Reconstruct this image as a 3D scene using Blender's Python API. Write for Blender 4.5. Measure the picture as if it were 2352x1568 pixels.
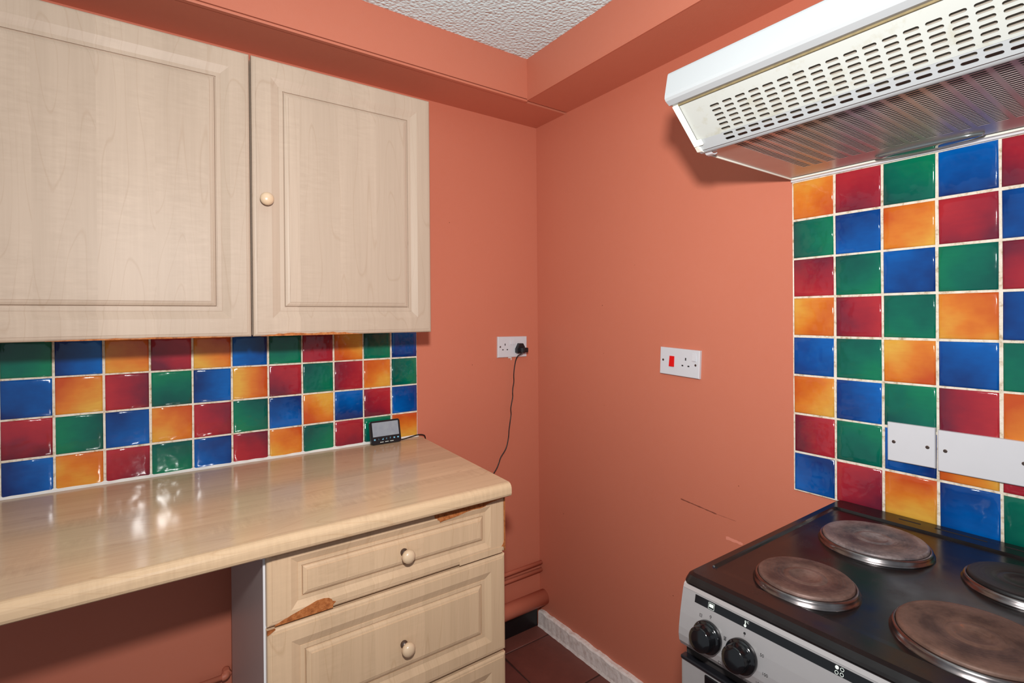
import bpy, bmesh, math, random
from mathutils import Vector, Matrix
random.seed(7)
for o in list(bpy.data.objects): bpy.data.objects.remove(o, do_unlink=True)
SC = bpy.context.scene
COL = SC.collection

# ------------------------------------------------------------------ camera
W_, H_ = 2352.0, 1568.0
CX, CY, CZ = -1.37564, -1.74684, 1.32565
YAW, PITCH, ROLL = 0.619451, -0.003279, -0.008272
FPX, PU, PV = 1178.352, 1178.703, 732.287
cam = bpy.data.cameras.new('camera'); co = bpy.data.objects.new('camera', cam); COL.objects.link(co)
fw = Vector((math.sin(YAW)*math.cos(PITCH), math.cos(YAW)*math.cos(PITCH), math.sin(PITCH)))
rt = Vector((math.cos(YAW), -math.sin(YAW), 0)); up = rt.cross(fw)
r2 = rt*math.cos(ROLL)+up*math.sin(ROLL); u2 = -rt*math.sin(ROLL)+up*math.cos(ROLL)
m = Matrix.Identity(4)
for i in range(3):
    m[i][0] = r2[i]; m[i][1] = u2[i]; m[i][2] = -fw[i]
m[0][3], m[1][3], m[2][3] = CX, CY, CZ
co.matrix_world = m
cam.sensor_fit = 'HORIZONTAL'; cam.sensor_width = 36.0
cam.lens = FPX/W_*36.0
cam.shift_x = -(PU-W_/2)/W_
cam.shift_y = (PV-H_/2)/W_
cam.clip_start = 0.02; cam.clip_end = 60
SC.camera = co

# ------------------------------------------------------------------ light
wd = bpy.data.worlds.new('room_ambient'); SC.world = wd; wd.use_nodes = True
bg = wd.node_tree.nodes['Background']
bg.inputs[0].default_value = (0.87, 0.96, 1.04, 1); bg.inputs[1].default_value = 0.40
fl = bpy.data.lights.new('photographer_flash', 'AREA'); fl.shape = 'DISK'; fl.size = 0.075; fl.energy = 26.5
fl.color = (1.0, 0.99, 0.97)
flo = bpy.data.objects.new('photographer_flash', fl); COL.objects.link(flo); flo.location = (-1.34, -1.72, 1.56)
FAZ, FEL = math.radians(36), math.radians(2)
flo.rotation_euler = Vector((math.sin(FAZ)*math.cos(FEL), math.cos(FAZ)*math.cos(FEL), math.sin(FEL))).to_track_quat('-Z', 'Y').to_euler()
SC.view_settings.view_transform = 'Standard'; SC.view_settings.look = 'None'
SC.view_settings.exposure = 0.0; SC.view_settings.gamma = 1.0
SC.view_settings.use_curve_mapping = False

# ------------------------------------------------------------------ material helpers
class N:
    def __init__(s, name):
        s.m = bpy.data.materials.new(name); s.m.use_nodes = True
        s.t = s.m.node_tree; s.b = s.t.nodes['Principled BSDF']
    def n(s, typ, **kw):
        k = s.t.nodes.new(typ)
        for a, v in kw.items(): setattr(k, a, v)
        return k
    def put(s, sock, v):
        if v is None: return
        if isinstance(v, bpy.types.NodeSocket): s.t.links.new(v, sock)
        else:
            if isinstance(v, (tuple, list)) and len(v) == 3 and sock.type == 'RGBA': v = (*v, 1)
            sock.default_value = v
    def math(s, op, a, b=None, c=None, clamp=False):
        k = s.n('ShaderNodeMath', operation=op, use_clamp=clamp)
        for i, v in enumerate((a, b, c)): s.put(k.inputs[i], v)
        return k.outputs[0]
    def vmul(s, v, sc):
        k = s.n('ShaderNodeMapping'); s.put(k.inputs[0], v); k.inputs['Scale'].default_value = sc
        return k.outputs[0]
    def pos(s): return s.n('ShaderNodeNewGeometry').outputs['Position']
    def obj(s): return s.n('ShaderNodeTexCoord').outputs['Object']
    def rnd(s): return s.n('ShaderNodeObjectInfo').outputs['Random']
    def sep(s, v):
        k = s.n('ShaderNodeSeparateXYZ'); s.put(k.inputs[0], v); return k.outputs
    def comb(s, x, y, z):
        k = s.n('ShaderNodeCombineXYZ')
        for i, v in enumerate((x, y, z)): s.put(k.inputs[i], v)
        return k.outputs[0]
    def noise(s, v, scale=1., detail=3., rough=.5, dist=0.):
        k = s.n('ShaderNodeTexNoise'); s.put(k.inputs['Vector'], v)
        k.inputs['Scale'].default_value = scale; k.inputs['Detail'].default_value = detail
        k.inputs['Roughness'].default_value = rough; k.inputs['Distortion'].default_value = dist
        return k.outputs['Fac']
    def voro(s, v, scale=1., feature='F1', rand=1.):
        k = s.n('ShaderNodeTexVoronoi', feature=feature); s.put(k.inputs['Vector'], v)
        k.inputs['Scale'].default_value = scale; k.inputs['Randomness'].default_value = rand
        return k.outputs
    def white(s, w):
        k = s.n('ShaderNodeTexWhiteNoise', noise_dimensions='1D'); s.put(k.inputs['W'], w); return k.outputs['Value']
    def ramp(s, f, stops, interp='LINEAR'):
        k = s.n('ShaderNodeValToRGB'); s.put(k.inputs[0], f); e = k.color_ramp.elements; k.color_ramp.interpolation = interp
        while len(e) < len(stops): e.new(.5)
        for i, (p, c) in enumerate(stops):
            e[i].position = p; e[i].color = (*c, 1) if len(c) == 3 else c
        return k.outputs[0]
    def maprange(s, v, a, b, c=0., d=1.):
        k = s.n('ShaderNodeMapRange'); s.put(k.inputs[0], v)
        for i, x in enumerate((a, b, c, d)): k.inputs[i+1].default_value = x
        return k.outputs[0]
    def mix(s, f, a, b, mode='MIX'):
        k = s.n('ShaderNodeMix', data_type='RGBA', blend_type=mode)
        s.put(k.inputs[0], f); s.put(k.inputs[6], a); s.put(k.inputs[7], b); return k.outputs[2]
    def bump(s, h, strength=.2, dist=.01):
        k = s.n('ShaderNodeBump'); k.inputs['Strength'].default_value = strength; k.inputs['Distance'].default_value = dist
        s.put(k.inputs['Height'], h); s.put(s.b.inputs['Normal'], k.outputs[0])
    def set(s, color=None, rough=None, metal=None, spec=None, coat=None, coat_rough=None, trans=None, ior=None, emit=None, estr=None, alpha=None):
        for nm, v in (('Base Color', color), ('Roughness', rough), ('Metallic', metal), ('Specular IOR Level', spec),
                      ('Coat Weight', coat), ('Coat Roughness', coat_rough), ('Transmission Weight', trans), ('IOR', ior),
                      ('Emission Color', emit), ('Emission Strength', estr), ('Alpha', alpha)):
            if v is not None: s.put(s.b.inputs[nm], v)
        return s
def lin(r, g, b):
    f = lambda c: c/255/12.92 if c/255 <= .04045 else ((c/255+.055)/1.055)**2.4
    return (f(r), f(g), f(b))

M = {}
def simple(name, rgb, rough=.5, metal=0., spec=.5, var=.06, vs=40., bump=0., bs=200., coat=0.):
    k = N(name); c = lin(*rgb)
    f = k.noise(k.pos(), vs, 3.)
    d = tuple(x*(1-var) for x in c); h = tuple(min(1, x*(1+var)) for x in c)
    k.set(color=k.mix(f, d, h), rough=rough, metal=metal, spec=spec, coat=coat)
    if bump: k.bump(k.noise(k.pos(), bs, 2.), bump, .002)
    M[name] = k.m; return k

# painted terracotta wall with specks, scuffs and a roller stipple
def wallmat(name, right=False):
    k = N(name); p = k.pos()
    n1 = k.noise(p, 3.0, 4.); n2 = k.noise(p, 45., 3.)
    base = k.mix(n1, lin(195, 114, 91), lin(201, 120, 96))
    base = k.mix(k.math('MULTIPLY', n2, .35), base, lin(198, 110, 80))
    v = k.voro(p, 13.)
    th = k.math('MULTIPLY', v['Color'], .0034*13)
    sp = k.math('MULTIPLY', k.math('LESS_THAN', v['Distance'], k.math('SUBTRACT', th, .017)), .8)
    base = k.mix(sp, base, lin(92, 40, 30))
    if right:
        x, y, z = k.sep(p)
        def seg(ya, za, yb, zb, w):
            L = math.hypot(yb-ya, zb-za); dy, dz = (yb-ya)/L, (zb-za)/L
            py = k.math('SUBTRACT', y, ya); pz = k.math('SUBTRACT', z, za)
            t = k.math('ADD', k.math('MULTIPLY', py, dy), k.math('MULTIPLY', pz, dz))
            d = k.math('ABSOLUTE', k.math('SUBTRACT', k.math('MULTIPLY', pz, dy), k.math('MULTIPLY', py, dz)))
            inside = k.math('MULTIPLY', k.math('GREATER_THAN', t, 0.), k.math('LESS_THAN', t, L))
            wob = k.math('ADD', d, k.math('MULTIPLY', k.math('SUBTRACT', k.noise(p, 60., 3.), .5), w*2.2))
            return k.math('MULTIPLY', inside, k.math('LESS_THAN', wob, w))
        base = k.mix(k.math('MULTIPLY', seg(-.727, .7445, -.853, .7345, .0016), .75), base, lin(95, 45, 35))
        base = k.mix(k.math('MULTIPLY', seg(-.853, .7345, -.915, .733, .0009), .45), base, lin(120, 60, 45))
        base = k.mix(seg(-.883, .6745, -.935, .674, .004), base, lin(226, 142, 120))
    k.set(color=base, rough=.50, spec=.35)
    k.bump(k.math('ADD', k.noise(p, 260., 2.), k.math('MULTIPLY', k.noise(p, 24., 2.), 1.4)), .12, .002)
    M[name] = k.m
wallmat('wall_paint'); wallmat('wall_paint_right', True)

k = N('artex'); p = k.pos()
v1 = k.voro(k.vmul(p, (1, 1, 1)), 85.)['Distance']; n1 = k.noise(p, 120., 3.)
k.set(color=k.mix(n1, lin(218, 245, 249), lin(230, 252, 255)), rough=.75, spec=.2)
k.bump(k.math('ADD', k.math('MULTIPLY', k.math('SUBTRACT', 1., v1), 1.0), k.math('MULTIPLY', n1, .8)), .75, .006)
M['artex'] = k.m

def woodmat(name, grain, tint, plank, rough, coat=0., contrast=1., spec=.4):
    # grain: axis along which the fibres run ('z' or 'x'); plank: laminate strip width
    k = N(name); p = k.pos(); x, y, z = k.sep(p)
    a, b = (x, z) if grain == 'z' else (y, x)          # a across, b along
    a2 = k.math('ADD', a, k.math('MULTIPLY', y if grain == 'z' else z, .7))
    pid = k.math('FLOOR', k.math('DIVIDE', a2, plank))
    wv = k.white(pid)
    off = k.math('MULTIPLY', wv, 37.)
    fine = k.noise(k.comb(k.math('MULTIPLY', a2, 150.), off, k.math('MULTIPLY', b, 5.)), 1., 4., .6)
    broad = k.noise(k.comb(k.math('MULTIPLY', a2, 14.), off, k.math('MULTIPLY', b, 1.1)), 1., 3., .5, .3)
    field = k.noise(k.comb(k.math('MULTIPLY', a2, 9.), k.math('ADD', off, 4.), k.math('MULTIPLY', b, 1.15)), 1., 1.5, .4)
    rings = k.math('ABSOLUTE', k.math('SINE', k.math('MULTIPLY', field, 42.)))
    line = k.math('SUBTRACT', 1., k.maprange(rings, 0., .14))
    fleck = k.noise(k.comb(k.math('MULTIPLY', a2, 22.), k.math('ADD', off, 9.), k.math('MULTIPLY', b, 110.)), 1., 3., .6)
    fmask = k.math('MULTIPLY', k.maprange(k.white(k.math('ADD', pid, 5.3)), .35, .7), k.maprange(k.noise(k.comb(k.math('MULTIPLY', a2, 9.), off, k.math('MULTIPLY', b, 5.)), 1., 2.), .4, .62))
    c0 = lin(*tint)
    dk = tuple(c*(1-.22*contrast) * (1, .965, .92)[i] for i, c in enumerate(c0)); lt = tuple(min(1, c*(1+.10*contrast)) for c in c0)
    t = k.math('ADD', k.math('MULTIPLY', fine, .34), k.math('MULTIPLY', broad, .5))
    t = k.math('ADD', t, k.math('MULTIPLY', k.math('SUBTRACT', wv, .5), .16))
    t = k.math('ADD', t, k.math('MULTIPLY', k.math('MULTIPLY', k.math('SUBTRACT', fleck, .5), fmask), .55))
    t = k.math('ADD', t, .08)
    col = k.mix(t, dk, lt)
    col = k.mix(k.math('MULTIPLY', line, .20*contrast), col, (c0[0]*.66, c0[1]*.56, c0[2]*.46))
    k.set(color=col, rough=rough, spec=spec, coat=coat, coat_rough=.08)
    k.bump(fine, .05, .001)
    M[name] = k.m
woodmat('maple_door', 'z', (184, 163, 145), .105, .45, spec=.25, contrast=1.25)
woodmat('maple_drawer', 'z', (213, 181, 148), .125, .42, contrast=1.5, spec=.3)
woodmat('maple_worktop', 'x', (215, 184, 150), .07, .16, spec=.25, contrast=1.7)
woodmat('knob_wood', 'z', (210, 182, 152), .05, .3, coat=.3, contrast=.5)

k = N('bare_fibreboard'); p = k.pos()
k.set(color=k.ramp(k.noise(p, 90., 4., .65), [(.25, lin(110, 58, 28)), (.5, lin(168, 98, 52)), (.75, lin(192, 128, 78))]), rough=.8, spec=.2)
k.bump(k.noise(p, 300., 3.), .4, .002); M['bare_fibreboard'] = k.m

# glazed tiles: each colour breaks from a deep to a light tone across the tile
def tilemat(name, deep, mid, light):
    k = N(name); r = k.rnd(); o = k.obj(); x, y, z = k.sep(o)
    ang = k.math('MULTIPLY', k.math('FLOOR', k.math('MULTIPLY', r, 7.99)), math.pi/4)
    g = k.math('ADD', k.math('MULTIPLY', x, k.math('COSINE', ang)), k.math('MULTIPLY', z, k.math('SINE', ang)))
    sh = k.comb(k.math('MULTIPLY', r, 71.), k.math('MULTIPLY', r, 13.), k.math('MULTIPLY', r, 29.))
    va = k.n('ShaderNodeVectorMath', operation='ADD'); k.put(va.inputs[0], o); k.put(va.inputs[1], sh); v = va.outputs[0]
    n = k.math('SUBTRACT', k.noise(v, 16., 3., .5), .5)
    r2_ = k.white(k.math('ADD', r, 3.1))
    t = k.math('ADD', k.math('ADD', k.math('MULTIPLY', g, k.math('ADD', 4.0, k.math('MULTIPLY', r2_, 6.))), k.math('MULTIPLY', n, .75)), .5)
    st = k.noise(k.vmul(v, (40, 40, 160)), 1., 2.)
    col = k.ramp(t, [(.12, lin(*deep)), (.5, lin(*mid)), (.88, lin(*light))])
    col = k.mix(k.math('MULTIPLY', k.math('SUBTRACT', st, .35), .35, clamp=True), col, lin(*deep))
    k.set(color=col, rough=.09, spec=.55)
    k.bump(k.math('ADD', k.noise(v, 38., 1.), k.math('MULTIPLY', k.noise(v, 150., 1.), .06)), .20, .006)
    M[name] = k.m
tilemat('glaze_red', (104, 32, 50), (150, 34, 48), (170, 42, 50))
tilemat('glaze_orange', (188, 76, 30), (210, 120, 42), (216, 164, 66))
tilemat('glaze_green', (4, 74, 68), (4, 98, 79), (8, 116, 80))
tilemat('glaze_blue', (12, 44, 104), (4, 72, 144), (0, 94, 176))
k = N('grout'); p = k.pos()
k.set(color=k.ramp(k.noise(p, 70., 5., .7), [(.3, lin(172, 146, 112)), (.48, lin(222, 210, 192)), (.8, lin(238, 232, 222))]), rough=.85, spec=.2)
k.bump(k.noise(p, 400., 3.), .4, .002); M['grout'] = k.m

simple('white_plastic', (206, 205, 209), .35, var=.02)
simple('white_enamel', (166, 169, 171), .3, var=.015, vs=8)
simple('cream_plastic', (236, 234, 222), .4, var=.03)
k = N('greasy_white'); p = k.pos()
k.set(color=k.mix(k.maprange(k.noise(p, 28., 5., .65), .55, .8), lin(178, 180, 175), lin(162, 157, 138)), rough=.4, spec=.45); M['greasy_white'] = k.m
simple('grease_seam', (120, 106, 74), .6, var=.3, vs=90)
simple('hood_inside', (150, 140, 128), .6, var=.25, vs=30)
k = N('brushed_filter'); p = k.pos()
k.set(color=k.mix(k.noise(p, 20., 4.), lin(186, 172, 166), lin(204, 194, 188)), metal=.55, rough=.36); M['brushed_filter'] = k.m
simple('dark_cavity', (26, 20, 20), .8)
simple('lamp_lens', (150, 158, 160), .05, metal=.75, var=.02)
k = N('hob_enamel'); p = k.pos()
k.set(color=k.mix(k.noise(p, 9., 4.), lin(14, 12, 13), lin(26, 22, 22)), rough=k.maprange(k.noise(p, 30., 4.), .3, .8, .17, .32), spec=.4); M['hob_enamel'] = k.m
def iron(name, stops, rough):
    k = N(name); o = k.obj(); x, y, z = k.sep(o); p = k.pos()
    rr = k.math('SQRT', k.math('ADD', k.math('MULTIPLY', x, x), k.math('MULTIPLY', y, y)))
    n = k.noise(p, 28., 5., .65)
    f = k.math('ADD', k.math('MULTIPLY', n, .75), k.math('MULTIPLY', k.math('SINE', k.math('MULTIPLY', rr, 95.)), .08))
    f = k.math('ADD', f, k.math('MULTIPLY', k.noise(p, 210., 2.), .18))
    k.set(color=k.ramp(f, stops), rough=rough, metal=.25, spec=.4)
    k.bump(k.math('ADD', k.noise(p, 90., 4.), k.math('SINE', k.math('MULTIPLY', rr, 1100.))), .12, .001)
    M[name] = k.m
iron('iron_grey', [(.3, lin(58, 56, 62)), (.5, lin(112, 98, 96)), (.62, lin(134, 122, 120)), (.8, lin(120, 80, 66))], .42)
iron('iron_brown', [(.3, lin(66, 48, 44)), (.5, lin(98, 74, 66)), (.65, lin(114, 88, 80)), (.85, lin(144, 92, 70))], .5)
iron('iron_rust', [(.3, lin(60, 42, 36)), (.5, lin(92, 68, 58)), (.65, lin(106, 79, 68)), (.82, lin(150, 84, 56))], .55)
iron('iron_black', [(.3, lin(20, 19, 20)), (.6, lin(34, 33, 34)), (.8, lin(48, 46, 46))], .45)
k = N('chrome'); p = k.pos()
k.set(color=k.mix(k.noise(p, 60., 4.), lin(88, 80, 79), lin(150, 144, 144)), metal=1., rough=.26); M['chrome'] = k.m
simple('silver_panel', (156, 152, 152), .34, metal=.35, var=.03, vs=60)
simple('silver_edge', (196, 190, 188), .3, metal=.6, var=.03)
simple('black_gloss', (13, 13, 15), .12, var=.1)
simple('black_plastic', (20, 20, 24), .3, var=.1)
simple('black_cable', (16, 14, 15), .45, var=.1)
simple('black_skirting', (20, 18, 20), .35, var=.3, vs=30)
simple('print_white', (214, 222, 214), .5, var=.01)
simple('print_black', (24, 24, 26), .5, var=.01)
simple('print_blue', (120, 190, 222), .5, var=.01)
simple('rocker_red', (214, 16, 18), .3, var=.03)
simple('screw_metal', (104, 88, 80), .35, metal=.8, var=.15, vs=300)
simple('melamine', (176, 164, 160), .4, var=.02)
simple('melamine_edge', (218, 216, 218), .4, var=.02)
k = N('screen'); p = k.pos()
k.set(color=k.mix(k.noise(p, 60., 3.), lin(132, 140, 154), lin(158, 166, 172)), rough=.22, spec=.5); M['screen'] = k.m
k = N('skirting_paint'); p = k.pos()
k.set(color=k.mix(k.maprange(k.noise(p, 55., 5., .7), .5, .75), lin(238, 228, 222), lin(200, 182, 170)), rough=.5); k.bump(k.noise(p, 60., 4.), .5, .004); M['skirting_paint'] = k.m
k = N('quarry_tile'); p = k.pos(); r = k.rnd()
k.set(color=k.mix(k.noise(p, 12., 5., .6), lin(98, 52, 44), k.mix(r, lin(126, 70, 58), lin(112, 62, 56))), rough=.6); k.bump(k.noise(p, 50., 4.), .3, .004); M['quarry_tile'] = k.m
simple('floor_grout', (66, 38, 32), .8, var=.2, vs=60)
simple('sealant', (226, 222, 216), .45, var=.05)

# ------------------------------------------------------------------ mesh helpers
class B:
    """collects geometry in world coordinates"""
    def __init__(s): s.v = []; s.f = []; s.sm = []
    def add(s, verts, faces, smooth=False):
        o = len(s.v); s.v += [tuple(x) for x in verts]
        for f in faces: s.f.append([i+o for i in f]); s.sm.append(smooth)
        return s
    def box(s, x0, x1, y0, y1, z0, z1, bev=0., seg=2):
        bm = bmesh.new(); bmesh.ops.create_cube(bm, size=1)
        for v in bm.verts: v.co = Vector(((x0+x1)/2+v.co.x*abs(x1-x0), (y0+y1)/2+v.co.y*abs(y1-y0), (z0+z1)/2+v.co.z*abs(z1-z0)))
        if bev: bmesh.ops.bevel(bm, geom=bm.edges[:], offset=bev, segments=seg, affect='EDGES', profile=.5)
        bm.verts.index_update(); s.add([v.co for v in bm.verts], [[v.index for v in f.verts] for f in bm.faces]); bm.free()
        return s
    def rings(s, rings, cap0=True, cap1=True, smooth=False):
        n = len(rings[0]); vs = [p for r in rings for p in r]; fs = []
        for i in range(len(rings)-1):
            for j in range(n):
                a, b = i*n+j, i*n+(j+1) % n
                fs.append([a, b, b+n, a+n])
        if cap0: fs.append(list(range(n))[::-1])
        if cap1: fs.append([(len(rings)-1)*n+j for j in range(n)])
        return s.add(vs, fs, smooth)
    def lathe(s, prof, c, axis='z', n=40, smooth=True, cap0=True, cap1=True):
        rs = []
        for r, h in prof:
            ring = []
            for j in range(n):
                a = 2*math.pi*j/n; ca, sa = max(r, 1e-5)*math.cos(a), max(r, 1e-5)*math.sin(a)
                if axis == 'z': p = (c[0]+ca, c[1]+sa, c[2]+h)
                elif axis == '-y': p = (c[0]+ca, c[1]-h, c[2]+sa)
                else: p = (c[0]-h, c[1]-ca, c[2]+sa)     # '-x'
                ring.append(p)
            rs.append(ring)
        return s.rings(rs, cap0, cap1, smooth)
    def tube(s, pts, r, n=10, smooth=True):
        pts = [Vector(p) for p in pts]; rs = []
        ref = Vector((.13, .31, .94)).normalized()
        for i, p in enumerate(pts):
            t = (pts[min(i+1, len(pts)-1)]-pts[max(i-1, 0)]).normalized()
            a = t.cross(ref); a = a.normalized() if a.length > .05 else t.cross(Vector((1, 0, 0))).normalized(); b = t.cross(a)
            rs.append([p+a*r*math.cos(2*math.pi*j/n)+b*r*math.sin(2*math.pi*j/n) for j in range(n)])
        return s.rings(rs, True, True, smooth)
    def extrude(s, poly, d0, d1, fn, smooth=False):
        """poly of 2-D points; fn(a,b,d)->xyz"""
        r0 = [fn(a, b, d0) for a, b in poly]; r1 = [fn(a, b, d1) for a, b in poly]
        return s.rings([r0, r1], True, True, smooth)
def smooth_path(pts, n=6):
    P = [Vector(p) for p in pts]; out = []
    for i in range(len(P)-1):
        p0, p1, p2, p3 = P[max(i-1, 0)], P[i], P[i+1], P[min(i+2, len(P)-1)]
        for j in range(n):
            t = j/n
            out.append(.5*((2*p1)+(-p0+p2)*t+(2*p0-5*p1+4*p2-p3)*t*t+(-p0+3*p1-3*p2+p3)*t**3))
    out.append(P[-1]); return out
def fixn(me):
    bm = bmesh.new(); bm.from_mesh(me); bmesh.ops.remove_doubles(bm, verts=bm.verts, dist=1e-7)
    bmesh.ops.recalc_face_normals(bm, faces=bm.faces); bm.to_mesh(me); bm.free()
ROOT = {}
def wloc(o):
    v = Vector((0, 0, 0))
    while o: v = v+o.location; o = o.parent
    return v
def obj(name, b, mat, parent=None, origin=None, fix=True, kind=None, label=None):
    org = wloc(parent) if parent else Vector(origin or (0, 0, 0))
    if parent and origin: org = Vector(origin)
    me = bpy.data.meshes.new(name); me.from_pydata([Vector(v)-org for v in b.v], [], b.f)
    me.polygons.foreach_set('use_smooth', b.sm); me.update()
    if fix:
        fixn(me)
    me.materials.append(M[mat]); o = bpy.data.objects.new(name, me); COL.objects.link(o)
    if parent: o.parent = parent; o.location = org-wloc(parent)
    else: o.location = org
    if kind: o['kind'] = kind
    if label: o['label'] = label
    return o
def thing(name, loc, label, cat, group=None):
    o = bpy.data.objects.new(name, None); o.empty_display_size = .05; COL.objects.link(o); o.location = loc
    o['label'] = label; o['category'] = cat
    if group: o['group'] = group
    return o
def tag(o, label, cat, group=None):
    o['label'] = label; o['category'] = cat
    if group: o['group'] = group
    return o
def struct(name, b, mat, origin=None, parent=None, label=None):
    o = obj(name, b, mat, parent, origin)
    if not parent: o['kind'] = 'structure'
    if label: o['label'] = label
    return o
def text(b, s, size, fn, thick=.0002):
    cu = bpy.data.curves.new('t', 'FONT'); cu.body = s; cu.size = size; cu.align_x = 'CENTER'; cu.align_y = 'CENTER'; cu.resolution_u = 3
    to = bpy.data.objects.new('t', cu); COL.objects.link(to)
    dg = bpy.context.evaluated_depsgraph_get(); me = bpy.data.meshes.new_from_object(to.evaluated_get(dg))
    b.add([fn(v.co.x, v.co.y, thick) for v in me.vertices], [list(p.vertices) for p in me.polygons])
    bpy.data.objects.remove(to); bpy.data.curves.remove(cu); bpy.data.meshes.remove(me)

# ------------------------------------------------------------------ the room
XL, YN, ZC = -2.7, -3.1, 2.300
ZB = 2.141
b = B().box(XL, .1, 0, .1, -.1, ZC+.05); wall_left = struct('wall_left', b, 'wall_paint', label='terracotta painted wall behind the maple cupboards and worktop')
b = B().box(0, .1, YN, 0, -.1, ZC+.05); wall_right = struct('wall_right', b, 'wall_paint_right', label='terracotta painted wall behind the cooker and hood')
b = B().box(XL, .1, YN, .1, ZC, ZC+.1); ceiling = struct('ceiling', b, 'artex', label='white textured ceiling')
# bulkhead boxing round the top of both walls, the left one with a thin fascia lip
b = B().box(XL, 0, -.188, 0, ZB, ZC)
trim1 = struct('trim_1', b, 'wall_paint', label='terracotta bulkhead above the wall cupboards')
b = B().box(XL, -.1995, -.2035, -.188, ZB-.0025, ZB+.0050, .0015); obj('edge_bead', b, 'wall_paint', trim1)
b = B().box(XL, -.1995, -.2010, -.188, ZB+.0090, ZC); obj('fascia_board', b, 'wall_paint', trim1)
b = B().box(-.200, 0, YN, -.200, ZB+.0025, ZC)
trim2 = struct('trim_2', b, 'wall_paint', label='terracotta bulkhead above the cooker hood')
b = B().box(-.2035, -.1995, YN, -.2035, ZB+.0008, ZB+.0060, .0012); obj('edge_bead', b, 'wall_paint', trim2)
# floor
b = B().box(XL, .1, YN, .1, -.1, -.003); floor = struct('floor', b, 'floor_grout', label='brown quarry tiled floor')
tb = B(); S = .3; h = S/2-.003
tb.rings([[(sx*(h-i), sy*(h-i), z) for sx, sy in ((-1, -1), (1, -1), (1, 1), (-1, 1))] for i, z in ((0, -.0028), (0, -.0008), (.003, 0.), (.02, .0003))], False, True, True)
me = bpy.data.meshes.new('floor_tile'); me.from_pydata(tb.v, [], tb.f); me.polygons.foreach_set('use_smooth', tb.sm); me.materials.append(M['quarry_tile'])
for i in range(9):
    for j in range(10):
        o = bpy.data.objects.new('floor_tile', me); COL.objects.link(o); o.parent = floor
        o.location = (-.256+.15-.3*i, .218-.15-.3*j, random.uniform(-.0006, .0004)); o.rotation_euler = (0, 0, random.uniform(-.004, .004))
        if -.256+.15-.3*i+.15 > .05: o.location.x -= 0
# skirtings
def wavy(b, y0, y1, n, x0, x1, z1, jz, jx):
    rs = []
    for i in range(n+1):
        y = y0+(y1-y0)*i/n; a = random.uniform(-jz, jz); c = random.uniform(-jx, jx); d = random.uniform(-jx, jx)
        rs.append([(x1, y, 0), (x1, y, z1+a), (x0+.005+c, y, z1+a*.6), (x0+c, y, z1-.006+a), (x0+d, y, .012), (x0-.003+d, y, 0)])
    b.rings(rs)
b = B(); wavy(b, -.012, -1.175, 70, -.019, 0, .068, .0025, .0012)
struct('baseboard_right', b, 'skirting_paint', label='narrow chipped white skirting along the floor by the cooker')
b = B().box(-2.6, -.019, -.008, 0, 0, .075, .002); struct('baseboard_left', b, 'black_skirting', label='black skirting strip below the corner pipes')

# ------------------------------------------------------------------ tiles
P = .1
def tile_mesh(name, hx=.0474, hz=.0474):
    tb = B()
    tb.rings([[(sx*(hx-i), -d, sz*(hz-i)) for sx, sz in ((-1, -1), (1, -1), (1, 1), (-1, 1))] for i, d in ((0, 0), (0, .0045), (.0012, .0062), (.0036, .0070), (.013, .0074))], False, True, True)
    me = bpy.data.meshes.new(name); me.from_pydata(tb.v, [], tb.f); me.polygons.foreach_set('use_smooth', tb.sm); fixn(me); return me
TM = {}
for c, nm in (('R', 'glaze_red'), ('O', 'glaze_orange'), ('G', 'glaze_green'), ('B', 'glaze_blue')):
    me = tile_mesh('wall_tile'); me.materials.append(M[nm]); TM[c] = me
zL = 1.4730704-.19; aL = .57096; zR = 1.8603133-.19; bR = 1.0816814
left_cols = ['BGBO', 'GORG', 'ORBR', 'RGOG', 'GRBO', 'BOGR', 'OBRB', 'RGOG', 'ORBR', 'BOGO', 'GBRB', 'OGBR', 'BROG']   # from the right end
WZ0 = .892
b = B().box(-aL-13*P-.001, -aL+.0005, -.0046, -.0003, WZ0+.0003, zL+.0005)
spl = tag(obj('tiled_splashback', b, 'grout', origin=(-aL, 0, zL-4*P)), 'four rows of red, orange, green and blue tiles between worktop and wall cupboards', 'splashback')
for i, colr in enumerate(left_cols):
    for j, c in enumerate(colr):
        o = bpy.data.objects.new('wall_tile', TM[c]); COL.objects.link(o); o.parent = spl
        ox = .0012 if i == 0 else 0
        o.location = Vector((-aL-(i+.5)*P+ox+random.uniform(-.0005, .0005), random.uniform(-.0014, -.0008), (zL-(j+.5)*P if j < 3 else (zL-3*P+WZ0)/2)+random.uniform(-.0005, .0005)))-spl.location
        if j == 3: o.scale = (1, 1, .905)
        o.rotation_euler = (random.uniform(-.006, .006), random.uniform(-.005, .005), random.uniform(-.006, .006))
right_rows = ['ORGBRG', 'GBORBO', 'RGBGRB', 'ORGOBG', 'BGOBGR', 'OBGROB', 'RGBORG', 'BROBGO']
b = B().box(-.0046, 0, -bR-6*P, -bR+.0005, zR-8*P, zR)
spr = tag(obj('tiled_splashback', b, 'grout', origin=(0, -bR, zR-8*P)), 'eight rows of red, orange, green and blue tiles between cooker and hood', 'splashback')
for j, row in enumerate(right_rows):
    for i, c in enumerate(row):
        o = bpy.data.objects.new('wall_tile', TM[c]); COL.objects.link(o); o.parent = spr
        o.location = Vector((random.uniform(-.0006, .0), -bR-(i+.5)*P+random.uniform(-.0005, .0005), zR-(j+.5)*P+random.uniform(-.0005, .0005)))-spr.location
        o.rotation_euler = (random.uniform(-.006, .006), random.uniform(-.006, .006), -math.pi/2+random.uniform(-.006, .006))
b = B()
n = 60; rs = []
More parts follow.
